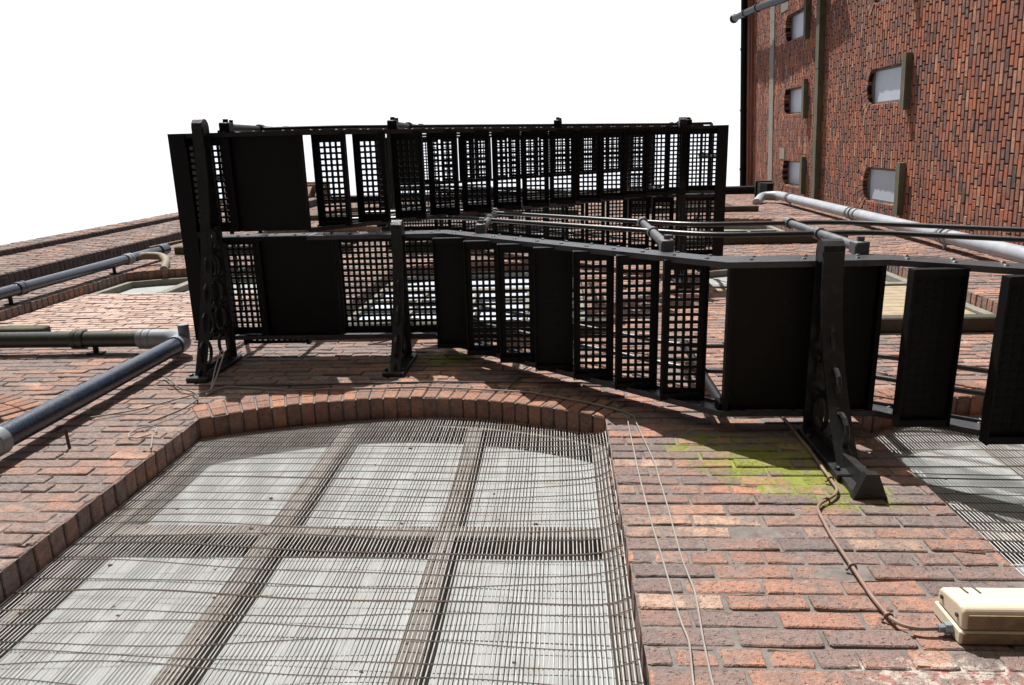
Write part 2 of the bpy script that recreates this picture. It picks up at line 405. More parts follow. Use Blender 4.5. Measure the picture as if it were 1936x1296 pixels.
for o in OPS: 
    p=o.poly(dr=.009)
    n=len(p); q=[(a+(.008 if a<o.xc else -.008)*(-1),b) for a,b in p]
    mb.add([(a,.0085,b) for a,b in q]+[(a,.26,b) for a,b in q],[(i,(i+1)%n,(i+1)%n+n,i+n) for i in range(n)])
mb.build('wall',[M['brick'],M['mortar']],warehouse,origin=(-.5,0,0),fixn=False)
for (ci,fi),o in ops.items():
    a=MB(); voussoirs(a,o,tfm,[(-.0025,.115),(.119,.24)])
    a.build('window_arch',M['arch'],warehouse)
def wood_frame(m,o,y0,y1,w=.07):
    m.box(o.xl,o.xl+w,y0,y1,o.zs,o.zsp-.01,.004); m.box(o.xr-w,o.xr,y0,y1,o.zs,o.zsp-.01,.004)
    n=14
    pin=[];pout=[]
    for i in range(n+1):
        a=-o.th+2*o.th*i/n; x=o.xc+math.sin(a)*o.R; pout.append((x,o.zc+math.cos(a)*o.R-.004)); pin.append((x,o.zc+math.cos(a)*(o.R)-w-.015))
    for i in range(n): m.prism([pin[i],pin[i+1],pout[i+1],pout[i]],'y',y0+.002,y1)
def wall_sill(o,parent,mat,proud=.1,h=.12,ext=.12,dy=.2):
    s=MB(); s.box(o.xl-ext,o.xr+ext,-proud,.0,o.zs-h,o.zs-.004,.008); s.box(o.xl+.003,o.xr-.003,.001,dy,o.zs-h,o.zs-.004)
    return s.build('sill',mat,parent)
for (ci,fi),o in ops.items():
    fr=MB()
    if fi==0:
        wood_frame(fr,o,.132,.21,.065)
        w=o.xr-o.xl
        for k in (1,2):
            x=o.xl+w*k/3+(.025 if k==1 else .02); fr.box(x-.038,x+.038,.135,.21,o.zs+.05,o.top(x)-.05,.005)
        for z in (4.085,2.95): fr.box(o.xl+.066,o.xr-.066,.137,.21,z-.042,z+.042,.005)
        fr.box(o.xl+.066,o.xr-.066,.137,.21,o.zs,o.zs+.07,.005)
        fr.mi=1; rr=random.Random(5+ci)
        for k in (1,2):
            x=o.xl+w*k/3+(.025 if k==1 else .02)
            for i in range(16):
                fr.ball((x+rr.uniform(-.02,.02),.1345,o.zs+.3+i*.17+rr.uniform(-.03,.03)),.0075,6,3,(1,.5,1))
        for i in range(14): fr.ball((o.xl+.15+i*.13+rr.uniform(-.02,.02),.1365,4.085+rr.uniform(-.015,.015)),.0075,6,3,(1,.5,1))
        win=fr.build('window',[M['timber'],M['rust']],warehouse)
        p=MB(); p.prism(o.poly(16,-.012),'y',.2115,.235); p.build('board',M['board'],win)
        wall_sill(o,win,M['stone'])
    else:
        wood_frame(fr,o,.10,.17,.08)
        x=o.xl+(o.xr-o.xl)*.37
        zt=o.zsp-.75 if fi==1 else o.zsp-.55
        fr.box(x-.05,x+.05,.102,.17,zt+.05,o.top(x)-.06,.005)
        fr.box(o.xl+.081,o.xr-.081,.104,.17,zt-.05,zt+.05,.005)
        win=fr.build('window',M['paletimber'],warehouse)
        p=MB(); q=[(a,b) for a,b in o.poly(16,-.012) if b>zt]; q=[(o.xl+.01,zt),(o.xr-.01,zt)]+q; 
        p.prism(q,'y',.171,.19); p.build('board',M['board'] if ci!=1 else M['paleglass'],win)
        if fi==1 and ci==0:
            b=MB(); brick_field(b,(0,.09,0),(1,0,0),(0,0,1),(0,-1,0),o.xl,o.xr,o.zs,zt-.05,rnd=random.Random(11)); b.mi=1
            b.box(o.xl,o.xr,.0985,.2,o.zs,zt-.05); b.build('brick_infill',[M['palebrick'],M['mortar']],win,fixn=False)
        else:
            p=MB()
            if ci==2 and fi==1:
                z=o.zs+.004
                while z<zt-.06:
                    z2=min(z+.14,zt-.051); p.box(o.xl+.082,o.xr-.082,.125,.16,z,z2-.006,.003); z=z2
                p.build('plank_panel',M['straw'],win)
            else:
                p.box(o.xl+.03,o.xr-.03,.14,.16,o.zs,zt-.05); p.build('pane',M['paleglass'] if (ci,fi)==(1,1) else M['glass'],win)
                b=MB()
                for k in range(1,4): 
                    xx=o.xl+(o.xr-o.xl)*k/4; b.box(xx-.02,xx+.02,.112,.139,o.zs,zt-.051)
                for k in range(1,5):
                    zz=o.zs+(zt-o.zs)*k/5; b.box(o.xl+.082,o.xr-.082,.116,.139,zz-.02,zz+.02)
                b.build('glazing_bars',M['paletimber'],win)
        if (ci,fi)!=(0,1): wall_sill(o,win,M['slatesill'],.1,.11,.14)
        else:
            q=MB(); q.box(o.xl-.14,-3.72,-.1,0,o.zs-.11,o.zs-.004,.008); q.build('sill',M['slatesill'],win)
# projecting pier at the left
p=MB(); PX0,PX1=-7.0,-5.6
brick_field(p,(0,-.16,0),(1,0,0),(0,0,1),(0,-1,0),-6.6,PX1,0,WT,rnd=random.Random(21))
brick_field(p,(0,-.23,0),(1,0,0),(0,0,1),(0,-1,0),PX0,-6.6,0,WT,rnd=random.Random(23))
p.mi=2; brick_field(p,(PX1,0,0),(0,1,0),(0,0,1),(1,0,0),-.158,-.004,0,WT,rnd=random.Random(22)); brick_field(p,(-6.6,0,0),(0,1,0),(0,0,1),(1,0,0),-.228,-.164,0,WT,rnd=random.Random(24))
p.mi=1; p.box(-6.6,PX1-.0085,-.1515,.4,0,WT); p.box(PX0,-6.6085,-.2215,.41,0,WT-.01)
p.build('pier',[M['brick'],M['mortar'],M['slate']],warehouse,fixn=False)
c=MB(); c.box(-7.1,-5.52,-.52,.3,WT+.02,WT+.08,.01); c.mi=1; c.box(-7.08,-5.54,-.46,.3,WT-.10,WT+.02)
for i in range(5): c.prism([(-.15,WT-.5),(-.22,WT-.46),(-.38,WT-.2),(-.42,WT-.101),(-.15,WT-.101)],'x',-6.95+i*.30,-6.80+i*.30)
c.build('cornice',[M['cornice'],M['brick']],warehouse)
c=MB(); c.box(-7.35,-7.001,-.30,.2,16.9,17.05,.01); c.build('string_stone',M['slatesill'],warehouse)
c=MB(); c.prism([(0,WT),(-.06,WT),(-.06,WT-.06),(-.03,WT-.06),(0,WT-.14)],'x',-5.49,4.70)
c.tube([(-5.49,-.12,WT+.0),(4.70,-.12,WT+.0)],.065,10); c.build('gutter',M['iron'],warehouse)
c=MB(); c.box(-5.6,4.75,.001,.4,WT,WT+.25); c.build('coping',M['slatesill'],warehouse)

# ------------------------------------------------------------------ right hand wing
A=math.radians(2.5)
wu=V((-math.sin(A),-math.cos(A),0)); wn=V((-math.cos(A),math.sin(A),0)); W0=V((XR+.0,0,0))
wing=empty('brick_wing',(XR,-3.5,0),'bright red brick wing at right with small pale windows and stone ledges','building')
WH=20.9; WLEN=8.5
tfw=lambda a,b,d=0.: tuple(W0+wu*a+V((0,0,b))-wn*d)
wops=[]
for zs,zp,zc in ((12.39,13.62,13.73),(16.64,17.97,18.07)):
    for s0 in (.30,1.71,3.11,4.52): wops.append(Opening(s0,s0+.49,zs,zp,zc,.2))
mb=MB()
brick_field(mb,tuple(W0),tuple(wu),(0,0,1),tuple(wn),0,WLEN,0,WH,[o.hole for o in wops],rnd=random.Random(31),g=.0058)
for o in wops:
    for a,d in ((o.xl,wu),(o.xr,-wu)):
        for r in range(int(round(o.zs/CH)),int(o.zsp/CH)+1):
            brick_box(mb,tuple(W0+wu*a),tuple(-wn),(0,0,1),tuple(d),-.002,.16,r*CH,min((r+1)*CH,o.zsp+.02),False,R)
mb.mi=1
holed_plane(mb,[(0,0),(WLEN,0),(WLEN,WH),(0,WH)],[o.poly(10) for o in wops],lambda a,b:tfw(a,b,.0126))
for o in wops: reveal(mb,o,tfw,.0126,.3)
mb.build('wall',[M['brick2'],M['mortar2']],wing,origin=(XR,-3.5,0),fixn=False)
def wbox(m,a0,a1,d0,d1,z0,z1):
    vs=[tfw(a,z,d) for a in (a0,a1) for d in (d0,d1) for z in (z0,z1)]
    m.add(vs,[(0,1,3,2),(4,6,7,5),(0,4,5,1),(2,3,7,6),(0,2,6,4),(1,5,7,3)])
for o in wops:
    a=MB(); voussoirs(a,o,tfw,[(-.003,.17)],.06); a.build('window_arch',M['brick2'],wing)
    f=MB(); w=.03
    dq=.06 if o.zs<15 else .10; wbox(f,o.xl,o.xl+w,dq,.21,o.zs,o.crown); wbox(f,o.xr-w,o.xr,dq,.21,o.zs,o.crown); wbox(f,o.xl+w,o.xr-w,dq+.002,.21,o.zs,o.zs+w); wbox(f,o.xl+w,o.xr-w,dq+.002,.21,o.zsp-.0,o.crown)
    win=f.build('window',M['frame'],wing)
    q=MB(); wbox(q,o.xl+w,o.xr-w,dq+.01,.205,o.zs+w,o.zsp-.0); q.build('pane',M['paleglass'],win)
    q=MB(); wbox(q,o.xl-.11,o.xr+.11,-.085,.0,o.zs-.12,o.zs-.003); wbox(q,o.xl+.004,o.xr-.004,.001,.17,o.zs-.12,o.zs-.003); q.build('sill',M['stone'],win)
q=MB()
for k in range(7): wbox(q,.0+k*1.21+.003,(k+1)*1.21-.003,-.10+.004*(k%2),.0,15.70,15.87)
q.build('string_course',M['stone'],wing)
q=MB()
for k in range(7): wbox(q,.0+k*1.21+.004,(k+1)*1.21-.004,-.012,.0,18.85,19.18)
for k in (0,): wbox(q,.82,1.05,-.008,-.0,17.95,18.3); wbox(q,3.72,3.95,-.008,-.0,17.9,18.4)
q.build('stone_band',M['palestone'],wing)
q=MB(); wbox(q,0,WLEN,-.05,.0,WH-.3,WH-.22); wbox(q,0,WLEN,-.09,.3,WH-.21,WH+.05)
q.build('eaves_course',M['brick2'],wing)
q=MB(); q.tube([tfw(-.05,WH+.02,-.16),tfw(WLEN,WH+.02,-.16)],.07,10)
for k in range(6): q.tube([tfw(.5+k*1.4,WH+.02,-.16),tfw(.5+k*1.4+.05,WH+.02,-.16)],.082,10)
q.build('gutter',M['iron'],wing)
q=MB(); q.prism([(4.26,18.25),(4.54,18.25),(4.54,18.0),(4.46,17.75),(4.34,17.75),(4.26,18.0)],'y',-.34,-.03); q.box(4.23,4.57,-.37,-.03,18.251,18.32,.01)
tag(q.build('rain_hopper',M['iron']),'black hopper box tucked in the roof corner above the white pipe','hopper')

# ------------------------------------------------------------------ pipes
def pipe(name,label,pts,r,mat,collars=(),parent=None,cr=1.22,clip=None):
    root=empty(name,pts[0],label,'pipe')
    m=MB(); m.tube(rounded(pts,.16,8),r,18); m.build('pipe_run',mat,root,smooth=True)
    for c,d,mt in collars:
        k=MB(); c=V(c); d=V(d); L=d.length; e=d/L
        k.tube([c-d*.5,c-d*.5+e*.006,c-d*.1,c-d*.1+e*.004,c+d*.1,c+d*.1+e*.004,c+d*.5-e*.006,c+d*.5],[r*1.12,r*cr,r*cr,r*1.14,r*1.14,r*cr,r*cr,r*1.12],18)
        k.build('collar',mt,root,smooth=True)
    if clip:
        for c,to in clip:
            k=MB(); k.tube([c,to],.018,8); k.box(to[0]-.05,to[0]+.05,-.012,0,to[2]-.03,to[2]+.03); k.build('holder_bracket',M['iron'],root)
    return root
BX=-2.46; BY=-.1
pd=pipe('drainpipe','long navy blue drainpipe climbing the wall at lower left beside the meshed window',
    [(BX,BY,4.42),(BX,BY,6.02)],.054,M['navy'],[((BX,BY,4.36),(0,0,.16),M['greypipe'])])
m=MB(); m.tube([(BX,BY,0.02),(BX,BY,4.30)],.054,18); tag(m.build('lower_pipe',M['greypipe'],pd,smooth=True))
m=MB(); m.tube(rounded([(BX,BY,6.0),(BX-.005,BY,6.12),(BX-.10,BY,6.2),(BX-.28,BY,6.2)],.1,8),[.062]*20 if False else .062,18)
m.tube([(BX+.02,BY-.03,6.1),(BX+.02,BY-.12,6.1)],.035,10); m.build('elbow_joint',M['greypipe'],pd,smooth=True)
HZ=6.2
pipe('waste_pipe','dark green horizontal pipe running left from the elbow of the navy drainpipe',
    [(-5.55,BY,HZ),(BX-.26,BY,HZ)],.054,M['green'],[((-3.22,BY,HZ),(.09,0,0),M['green']),((BX-.3,BY,HZ),(.09,0,0),M['greypipe'])],
    clip=[((-3.12,BY,HZ),(-3.12,0,HZ)),((-4.4,BY,HZ),(-4.4,0,HZ))])
LX=-4.97
up=pipe('drainpipe','upper left blue grey drainpipe ending in a yellowed bend beside the dark pier',
    [(LX,-.12,.3),(LX,-.12,9.9)],.053,M['navy'],[((LX,-.12,8.05),(0,0,.11),M['navy']),((LX,-.12,9.85),(0,0,.12),M['greypipe'])],
    clip=[((LX,-.12,7.9),(LX,0,7.9)),((LX,-.12,9.55),(LX,0,9.55))])
m=MB(); m.tube(rounded([(LX+.0,-.12,9.88),(LX+.02,-.12,10.12),(LX+.2,-.1,10.22),(LX+.38,-.07,10.0),(LX+.44,-.0,9.8)],.12,6),.045,12); m.build('bend',M['oldbend'],up,smooth=True)
m=MB(); m.tube([(LX,-.12,9.92),(LX,-.12,10.6)],.055,12); m.tube([(LX,-.12,10.55),(LX,-.12,10.72)],.07,12); m.build('stub_pipe',M['navy'],up,smooth=True)
m=MB(); m.tube([(LX-.005,-.19,10.35),(LX-.005,-.165,11.4)],.008,6); m.build('stay_wire',M['straw'],up)
WX=4.37
wp=pipe('drainpipe','thick white plastic drainpipe running down the corner between the two brick walls',
    [(WX,-.15,.2),(WX,-.15,16.5)],.08,M['palepipe'],
    [((WX,-.15,z),(0,0,.05),M['palepipe']) for z in (10.2,10.4,12.9,13.2,16.3)],cr=1.06)
m=MB(); m.tube(rounded([(WX,-.15,16.4),(WX,-.15,17.0),(WX-.28,-.13,17.15),(WX-.48,-.03,16.75)],.3,10),.085,16)
m.build('bend',M['palepipe'],wp,smooth=True)
m=MB()
for z in (10.3,13.05,16.2): m.box(WX-.015,WX+.015,-.06,0,z-.02,z+.02); m.tube([(WX+.09*math.cos(t),-.15+.09*math.sin(t),z) for t in [i*math.pi/8 for i in range(17)]],.012,6)
m.build('pipe_clip',M['palepipe'],wp)
tp=MB(); tp.tube(rounded([tfw(4.10,21.75,-.20),tfw(4.10,21.5,-.25),tfw(4.06,20.6,-.25),tfw(3.97,18.97,-.25),tfw(3.86,17.5,-.2),tfw(3.8,15.,-.14)],.15,6),.075,14)
tp.ball(tfw(4.10,21.55,-.25),.11,12,6)
for a,z in ((4.05,20.4),(3.99,19.3)): tp.tube([tfw(a,z-.06,-.25),tfw(a,z+.06,-.25)],.092,14)
tag(tp.build('gutter_outlet',M['iron'],smooth=True),'dark outlet pipe leaving the gutter at the top of the red wing','pipe')

# ------------------------------------------------------------------ wire guards over the two low windows
def guard(o,label,seed):
    rnd=random.Random(seed)
    ph=[rnd.uniform(0,6.3) for _ in range(8)]
    def dep(x,z):
        b=.008*math.sin(2.1*x+1.7*z+ph[0])+.005*math.sin(4.3*x-2.3*z+ph[1])+.003*math.sin(7*z+ph[2])
        ed=o.xr-x; b-=.04*math.exp(-ed/.05)
        return .107+b
    root=empty('wire_guard',(o.xc,.08,2.35),label,'wire guard','wire mesh guards over the ground floor windows')
    m=MB(); n=140
    for i in range(n):
        x=o.xl+.006+(o.xr-o.xl-.012)*i/(n-1)+rnd.uniform(-.0012,.0012)
        zt=o.top(x)-.012; pts=[]; k=26; pA,pB=rnd.uniform(0,6.3),rnd.uniform(.0006,.0018)
        for j in range(k+1):
            z=2.35+(zt-2.35)*j/k; pts.append((x+pB*math.sin(z*5+pA)+.006*math.sin(1.5*z+ph[3]),dep(x,z),z))
        m.tube(pts,.0019,4,False)
    m.build('upright_wires',M['wire'],root)
    m=MB(); z=2.40
    while z<o.crown-.02:
        if z<o.zsp: a,b=o.xl+.004,o.xr-.004
        else:
            h=math.sqrt(max(0,o.R**2-(z-o.zc)**2)); a,b=o.xc-h+.02,o.xc+h-.02
        am=rnd.uniform(.006,.016)*(1.9 if z<4.1 else .9); p1=rnd.uniform(0,6.3); k=44; big=rnd.random()<.12
        pts=[]
        for j in range(k+1):
            x=a+(b-a)*j/k
            pts.append((x,dep(x,z)-.0035,z+am*math.sin(2.4*x+p1)+am*.5*math.sin(5.6*x+p1*2)))
        m.tube(pts,.002 if not big else .0032,4,False)
        z+=.072+rnd.uniform(-.012,.012)
    m.build('cross_wires',M['rustwire'],root)
    m=MB()
    for i in range(26): # snagged leaves and dirt
        x=rnd.uniform(o.xl+.1,o.xr-.1); z=rnd.uniform(2.9,4.9)
        m.ball((x,dep(x,z)-.004,z),rnd.uniform(.005,.011),5,3,(1,.4,rnd.uniform(.5,1)))
    m.build('snagged_leaves',M['rust'],root)
guard(ops[1,0],'large rusty wire mesh guard over the arched window below the stair',4)
guard(ops[2,0],'wire mesh guard over the window at the right edge behind the stair',9)

# ------------------------------------------------------------------ fire escape
fe=empty('fire_escape',(-.4,-.75,0),'black cast iron fire escape zigzagging up the brick wall','fire escape')
LY0,LY1=-.78,-.075       # lane next to the wall
OY0,OY1=-1.405,-.80      # outer lane
Z1,Z2,Z3,Z4,Z5=4.75,6.05,8.70,11.35,14.0
def perf(mb,lx,ly,nx,ny,pitch,hole,t,x0=0,y0=0,z0=0):
    mx=(lx-((nx-1)*pitch+hole))/2; my=(ly-((ny-1)*pitch+hole))/2
    gx=[0]; gy=[0]
    for i in range(nx): gx+= [mx+i*pitch,mx+i*pitch+hole]
    gx.append(lx)
    for i in range(ny): gy+= [my+i*pitch,my+i*pitch+hole]
    gy.append(ly)
    NX,NY=len(gx),len(gy); vs=[(x0+x,y0+y,z0+z) for z in (0,t) for y in gy for x in gx]
    I=lambda i,j,k:k*NX*NY+j*NX+i
    solid=lambda i,j: 0<=i<NX-1 and 0<=j<NY-1 and not (i%2==1 and j%2==1)
    fs=[]
    for i in range(NX-1):
        for j in range(NY-1):
            if not solid(i,j): continue
            fs.append((I(i,j,0),I(i,j+1,0),I(i+1,j+1,0),I(i+1,j,0))); fs.append((I(i,j,1),I(i+1,j,1),I(i+1,j+1,1),I(i,j+1,1)))
            if not solid(i-1,j): fs.append((I(i,j,0),I(i,j,1),I(i,j+1,1),I(i,j+1,0)))
            if not solid(i+1,j): fs.append((I(i+1,j,0),I(i+1,j+1,0),I(i+1,j+1,1),I(i+1,j,1)))
            if not solid(i,j-1): fs.append((I(i,j,0),I(i+1,j,0),I(i+1,j,1),I(i,j,1)))
            if not solid(i,j+1): fs.append((I(i,j+1,0),I(i,j+1,1),I(i+1,j+1,1),I(i+1,j+1,0)))
    mb.add(vs,fs)
PT,HO=.0365,.0228
def tread_mesh(ly,holes=True,depth=.192):
    m=MB()
    if holes: perf(m,depth,ly,4,int((ly-.07)/PT),PT,HO,.011)
    else:
        m.box(0,depth,0,ly,0,.011)
        for i in range(4):
            for j in range(int((ly-.07)/PT)): m.box(.03+i*PT,.03+i*PT+.02,.05+j*PT,.05+j*PT+.02,-.0025,-.0001)
    m.box(-.007,-.0002,0,ly,-.042,.012); m.box(depth+.0002,depth+.007,0,ly,-.035,.012)
    for y in (.0,ly-.03): 
        m.box(0.002,depth-.002,y,y+.03,-.03,-.0003)
    return m
def treads(items,y0,ly,holes=True,depth=.192):
    """items: (x,z,solid)"""
    proto={}
    for x,z,sol in items:
        key=sol
        if key not in proto:
            o=tread_mesh(ly,not sol,depth).build('tread',M['iron'],fe,origin=(0,0,0),fixn=False); proto[key]=o
            o.location=V((x,y0,z))-wloc(fe)
        else: copy_tree(proto[key],fe,(x,y0,z))
lw=LY1-LY0-.03; ow=OY1-OY0-.03
treads([(-.742+.2045*n,Z2+.06-.1625*(n+1),n in (0,3)) for n in range(7)],LY0+.015,lw)                 # down to the first landing
treads([(1.425+.262*n,Z1+.05-.19*(n+1),True) for n in range(9)],LY0+.015,lw,depth=.205)               # lowest flight
treads([(-1.523+.2085*n,Z2+.05+.189*(n+1),False) for n in range(13)],OY0+.015,ow)
F3Y0,F3Y1=-.775,-.21; tw=F3Y1-F3Y0-.03
treads([(1.10-.192-.2085*n,Z3+.05+.189*(n+1),False) for n in range(13)],F3Y0+.015,tw)
treads([(-1.523+.2085*n,Z4+.05+.189*(n+1),False) for n in range(13)],OY0+.015,ow)
def plate(x0,x1,y0,y1,z,holes=True,name='landing_plate'):
    m=MB()
    if holes:
        nx=int((x1-x0-.03)/PT); ny=max(1,int((y1-y0-.07)/PT)); perf(m,x1-x0,y1-y0,nx,ny,PT,HO,.012,x0,y0,z)
    else: m.box(x0,x1,y0,y1,z,z+.012)
    for x in (x0,x1-.02): m.box(x,x+.02,y0+.002,y1-.002,z-.04,z-.0005)
    m.build(name,M['iron'],fe,fixn=False)
pz=.05
# landing 1
plate(.735,1.125,LY0+.015,LY1-.015,Z1+pz,False); plate(1.215,1.392,LY0+.015,LY1-.015,Z1+pz,False)
# landing 2
plate(-2.278,-2.0,OY0+.015,OY1-.01,Z2+pz,True); plate(-1.995,-1.535,OY0+.015,OY1-.01,Z2+pz,False)
plate(-2.278,-2.105,LY0+.005,LY1-.05,Z2+pz,False); plate(-2.10,-1.885,LY0+.005,LY1-.075,Z2+pz,True); plate(-1.88,-1.385,LY0+.005,LY1-.05,Z2+pz,False); plate(-1.38,-.755,LY0+.005,LY1-.075,Z2+pz,True)
plate(-2.03,-1.60,LY1-.072,LY1-.01,Z2+pz,True)
plate(-2.278,-1.80,OY0+.015,OY1-.01,Z4+pz,False); plate(-1.795,-1.535,OY0+.015,OY1-.01,Z4+pz,True); plate(-2.278,-1.535,LY0+.005,F3Y1-.01,Z4+pz,True)
for (a,b,z) in ((1.15,1.485,Z3),(1.15,1.485,Z5)):
    plate(a,b,OY0+.015,OY1-.01,z+pz,True); plate(a,b,LY0+.005,F3Y1-.01,z+pz,True)
def stringer(line,y,face,h=.175,mat='stringer',name='stringer'):
    """line: underside points (x,z); face -1: flange points towards -Y"""
    m=MB(); t=.012
    for (xa,za),(xb,zb) in zip(line,line[1:]):
        m.prism([(xa,za),(xb,zb),(xb,zb+h),(xa,za+h)],'y',y,y+t)
        f0,f1=(y-.014,y-.0002) if face<0 else (y+t+.0002,y+t+.014)
        m.prism([(xa,za-.0),(xb,zb-.0),(xb,zb+.011),(xa,za+.011)],'y',f0,f1)
        m.prism([(xa,za+h-.011),(xb,zb+h-.011),(xb,zb+h),(xa,za+h)],'y',f0,f1)
        L=math.hypot(xb-xa,zb-za); k=max(1,int(L/.17))
        for i in range(k):
            f=(i+.5)/k
            for q in (.35,.8):
                m.ball((xa+(xb-xa)*f+.03*(q>.5),y-.001,za+(zb-za)*f+h*q),.012,6,4,(1,.55,1))
    return m.build(name,M[mat],fe)
d0=4.75-.19*10
inner_line=[(-.76,Z2),(-.62,Z2-.03),(.70,Z1+.03),(.80,Z1),(1.42,Z1),(3.85,Z1-1.76)]
lower=[(-1.55,Z2),(-.70,Z2),(.72,Z1),(1.40,Z1),(3.85,Z1-1.76)]
stringer(lower,LY0,1); stringer([(-2.28,Z2),(-1.552,Z2)],LY0,1,mat='iron'); stringer([(-.76,Z2),(-.70,Z2)]+lower[2:],LY1-.012,-1)
stringer([(-2.29,Z2),(-.78,Z2)],LY1-.06,-1,.12)
up2=[(-2.29,Z2),(-1.56,Z2),(1.12,Z3-.0),(1.49,Z3)]
stringer(up2,OY0,1,mat='cast'); stringer([(-1.54,Z2+.03)]+up2[2:3]+[(1.49,Z3)],OY1-.012,-1,mat='ironface')
dn3=[(1.49,Z3),(1.18,Z3),(-1.53,Z4),(-2.29,Z4)]
stringer(dn3,F3Y0-.012,1,mat='cast'); stringer(dn3,F3Y1,-1,mat='cast')
up4=[(-2.29,Z4),(-1.56,Z4),(1.12,Z5),(1.49,Z5)]
stringer(up4,OY0,1,mat='cast'); stringer(up4,OY1-.012,-1,mat='cast')
stringer([(1.15,Z5),(1.49,Z5)],F3Y1,-1)
def endplate(x,y0,y1,z,h=.2):
    m=MB(); m.box(x-.006,x+.006,y0,y1,z,z+h); m.box(x-.05,x+.05,y0,y1,z-.012,z-.0003); m.build('end_beam',M['iron'],fe)
endplate(-2.285,OY0,LY1-.05,Z2); endplate(1.497,OY0,F3Y1,Z3); endplate(-2.285,OY0,F3Y1,Z4); endplate(1.497,OY0,F3Y1,Z5)
def bracket(x,z,yo,D,w=.062,do=.085,name='bracket',foot=None):
    m=MB(); L=-yo; n=22
    dep=lambda t: do+(D-do)*(1-t)**2.1
    ys=[-L*i/n for i in range(n+1)]; zb=[z-.014-dep(i/n) for i in range(n+1)]
    m.box(x-w/2,x+w/2,yo,0,z-.014,z-.001)
    # curved lower flange
    for i in range(n):
        m.add([(x-w/2,ys[i],zb[i]),(x+w/2,ys[i],zb[i]),(x+w/2,ys[i+1],zb[i+1]),(x-w/2,ys[i+1],zb[i+1]),
               (x-w/2,ys[i],zb[i]+.014),(x+w/2,ys[i],zb[i]+.014),(x+w/2,ys[i+1],zb[i+1]+.014),(x-w/2,ys[i+1],zb[i+1]+.014)],
              [(0,1,2,3),(4,7,6,5),(0,4,5,1),(1,5,6,2),(2,6,7,3),(3,7,4,0)])
    # rounded nose
    m.tube([(x-w/2,yo,z-.05),(x+w/2,yo,z-.05)],.05,12)
    # web: solid thin outer half, pierced rings near the wall
    for i in range(n):
        t=i/n
        if t>.55: m.box(x-.006,x+.006,ys[i+1],ys[i],zb[i]+.01,z-.0142)
    y=-.06
    while y>-L*.55:
        t=-y/L; d=dep(t)-.014; r=min(d/2,.075)
        c=z-.014-d/2
        if d>.17:
            for cc in ([z-.02-r, z-.014-d+r] if d>.2 else [c]):
                m.tube([(x,y-r+.0+r*math.cos(a)*.96,cc+r*math.sin(a)*.96) for a in [k*math.pi/7 for k in range(15)]],.011,6,False)
        else:
            m.tube([(x,y-r+r*math.cos(a)*.96,c+r*math.sin(a)*.96) for a in [k*math.pi/7 for k in range(15)]],.010,6,False)
        m.box(x-.006,x+.006,y-2*r-.012,y-2*r-.0,zb[min(n,int(n*(-(y-2*r))/L))]+.02,z-.0143)
        y-=2*r+.012
    m.box(x-.006,x+.006,-.06,-.03,z-D-.01,z-.0143)
    m.box(x-.065,x+.065,-.028,0,z-D-.05,z-.002,.004)
    if foot:
        m.prism([(x-.055,z-foot),(x+.055,z-foot),(x+.045,z-D+.1),(x-.045,z-D+.1)],'y',-.02,-.0005)
        m.prism([(-.085,z-foot-.02),(-.001,z-foot-.02),(-.001,z-D+.1),(-.07,z-D+.1)],'x',x-.016,x+.016)
        m.prism([(x-.062,-.0005),(x+.062,-.0005),(x+.05,-.03),(x+.022,-.10),(x-.022,-.10),(x-.05,-.03)],'z',z-foot-.035,z-foot-.001)
    for s in (-1,1):
        for zz in (z-D+.0,z-.12): m.ball((x+s*.05,-.03,zz),.014,6,4)
    return m.build(name,M['cast'],fe)
bracket(-2.11,Z2,OY0-.03,.46); bracket(-.97,Z2,LY0-.04,.38); bracket(1.13,Z1,LY0-.05,.46,.085,foot=.63)
bracket(1.125,Z3,OY0-.03,.45); bracket(-2.135,Z4,OY0-.03,.45); bracket(1.125,Z5,OY0-.03,.45)
# posts and rails
def lineat(line,x):
    for (xa,za),(xb,zb) in zip(line,line[1:]):
        lo,hi=min(xa,xb),max(xa,xb)
        if lo-1e-6<=x<=hi+1e-6: return za+(zb-za)*(x-xa)/(xb-xa)
    return line[-1][1]
def post(x,y,z,h=1.07,mat='post',mid=.53,dy=-.03,r=.021):
    m=MB(); m.tube([(x,y,z),(x,y,z+h)],[r*1.15,r*.95],10)
    for k in (mid,h-.03):
        m.tube([(x,y,z+k-.035),(x,y,z+k-.03),(x,y,z+k+.03),(x,y,z+k+.035)],[r*1.05,r*1.5,r*1.5,r*1.05],10)
    m.ball((x,y,z+h),r*1.6,10,6)
    m.box(x-.032,x+.032,y-.03,y+.03,z-.05,z+.03,.006); m.tube([(x,y-.05,z-.015),(x,y+.0,z-.015)],.016,6); m.tube([(x+.02,y-.045,z+.02),(x+.02,y,z+.02)],.012,6)
    m.build('rail_post',M[mat],fe,smooth=True)
def rails(line,y,h0,r=.0138,hs=(.53,1.04),mat='rail'):
    for h in hs:
        m=MB(); m.tube(rounded([(x,y,z+h0+h) for x,z in line],.16,6),r,10); m.build('handrail',M[mat],fe,smooth=True)
for x in (-.47,.515,1.345,2.6): post(x,LY0-.025,lineat(lower,x)+.215)
rails([(-1.5,Z2),(-.75,Z2),(.80,Z1),(1.62,Z1),(3.8,Z1-1.60)],LY0-.025,.215)
rails([(-1.3,Z2),(-.70,Z2),(.75,Z1),(1.45,Z1),(3.8,Z1-1.69)],LY1-.02,.1)
for x in (-.6,.75,2.3): post(x,LY1-.02,lineat(lower,x)+.1,mat='iron')
for x in (-2.02,-1.09,.0,1.2): post(x,OY0-.03,lineat(up2,x)+.12,mat='iron')
rails([(-2.29,Z2),(-1.56,Z2),(1.12,Z3),(1.52,Z3)],OY0-.03,.12,mat='iron')
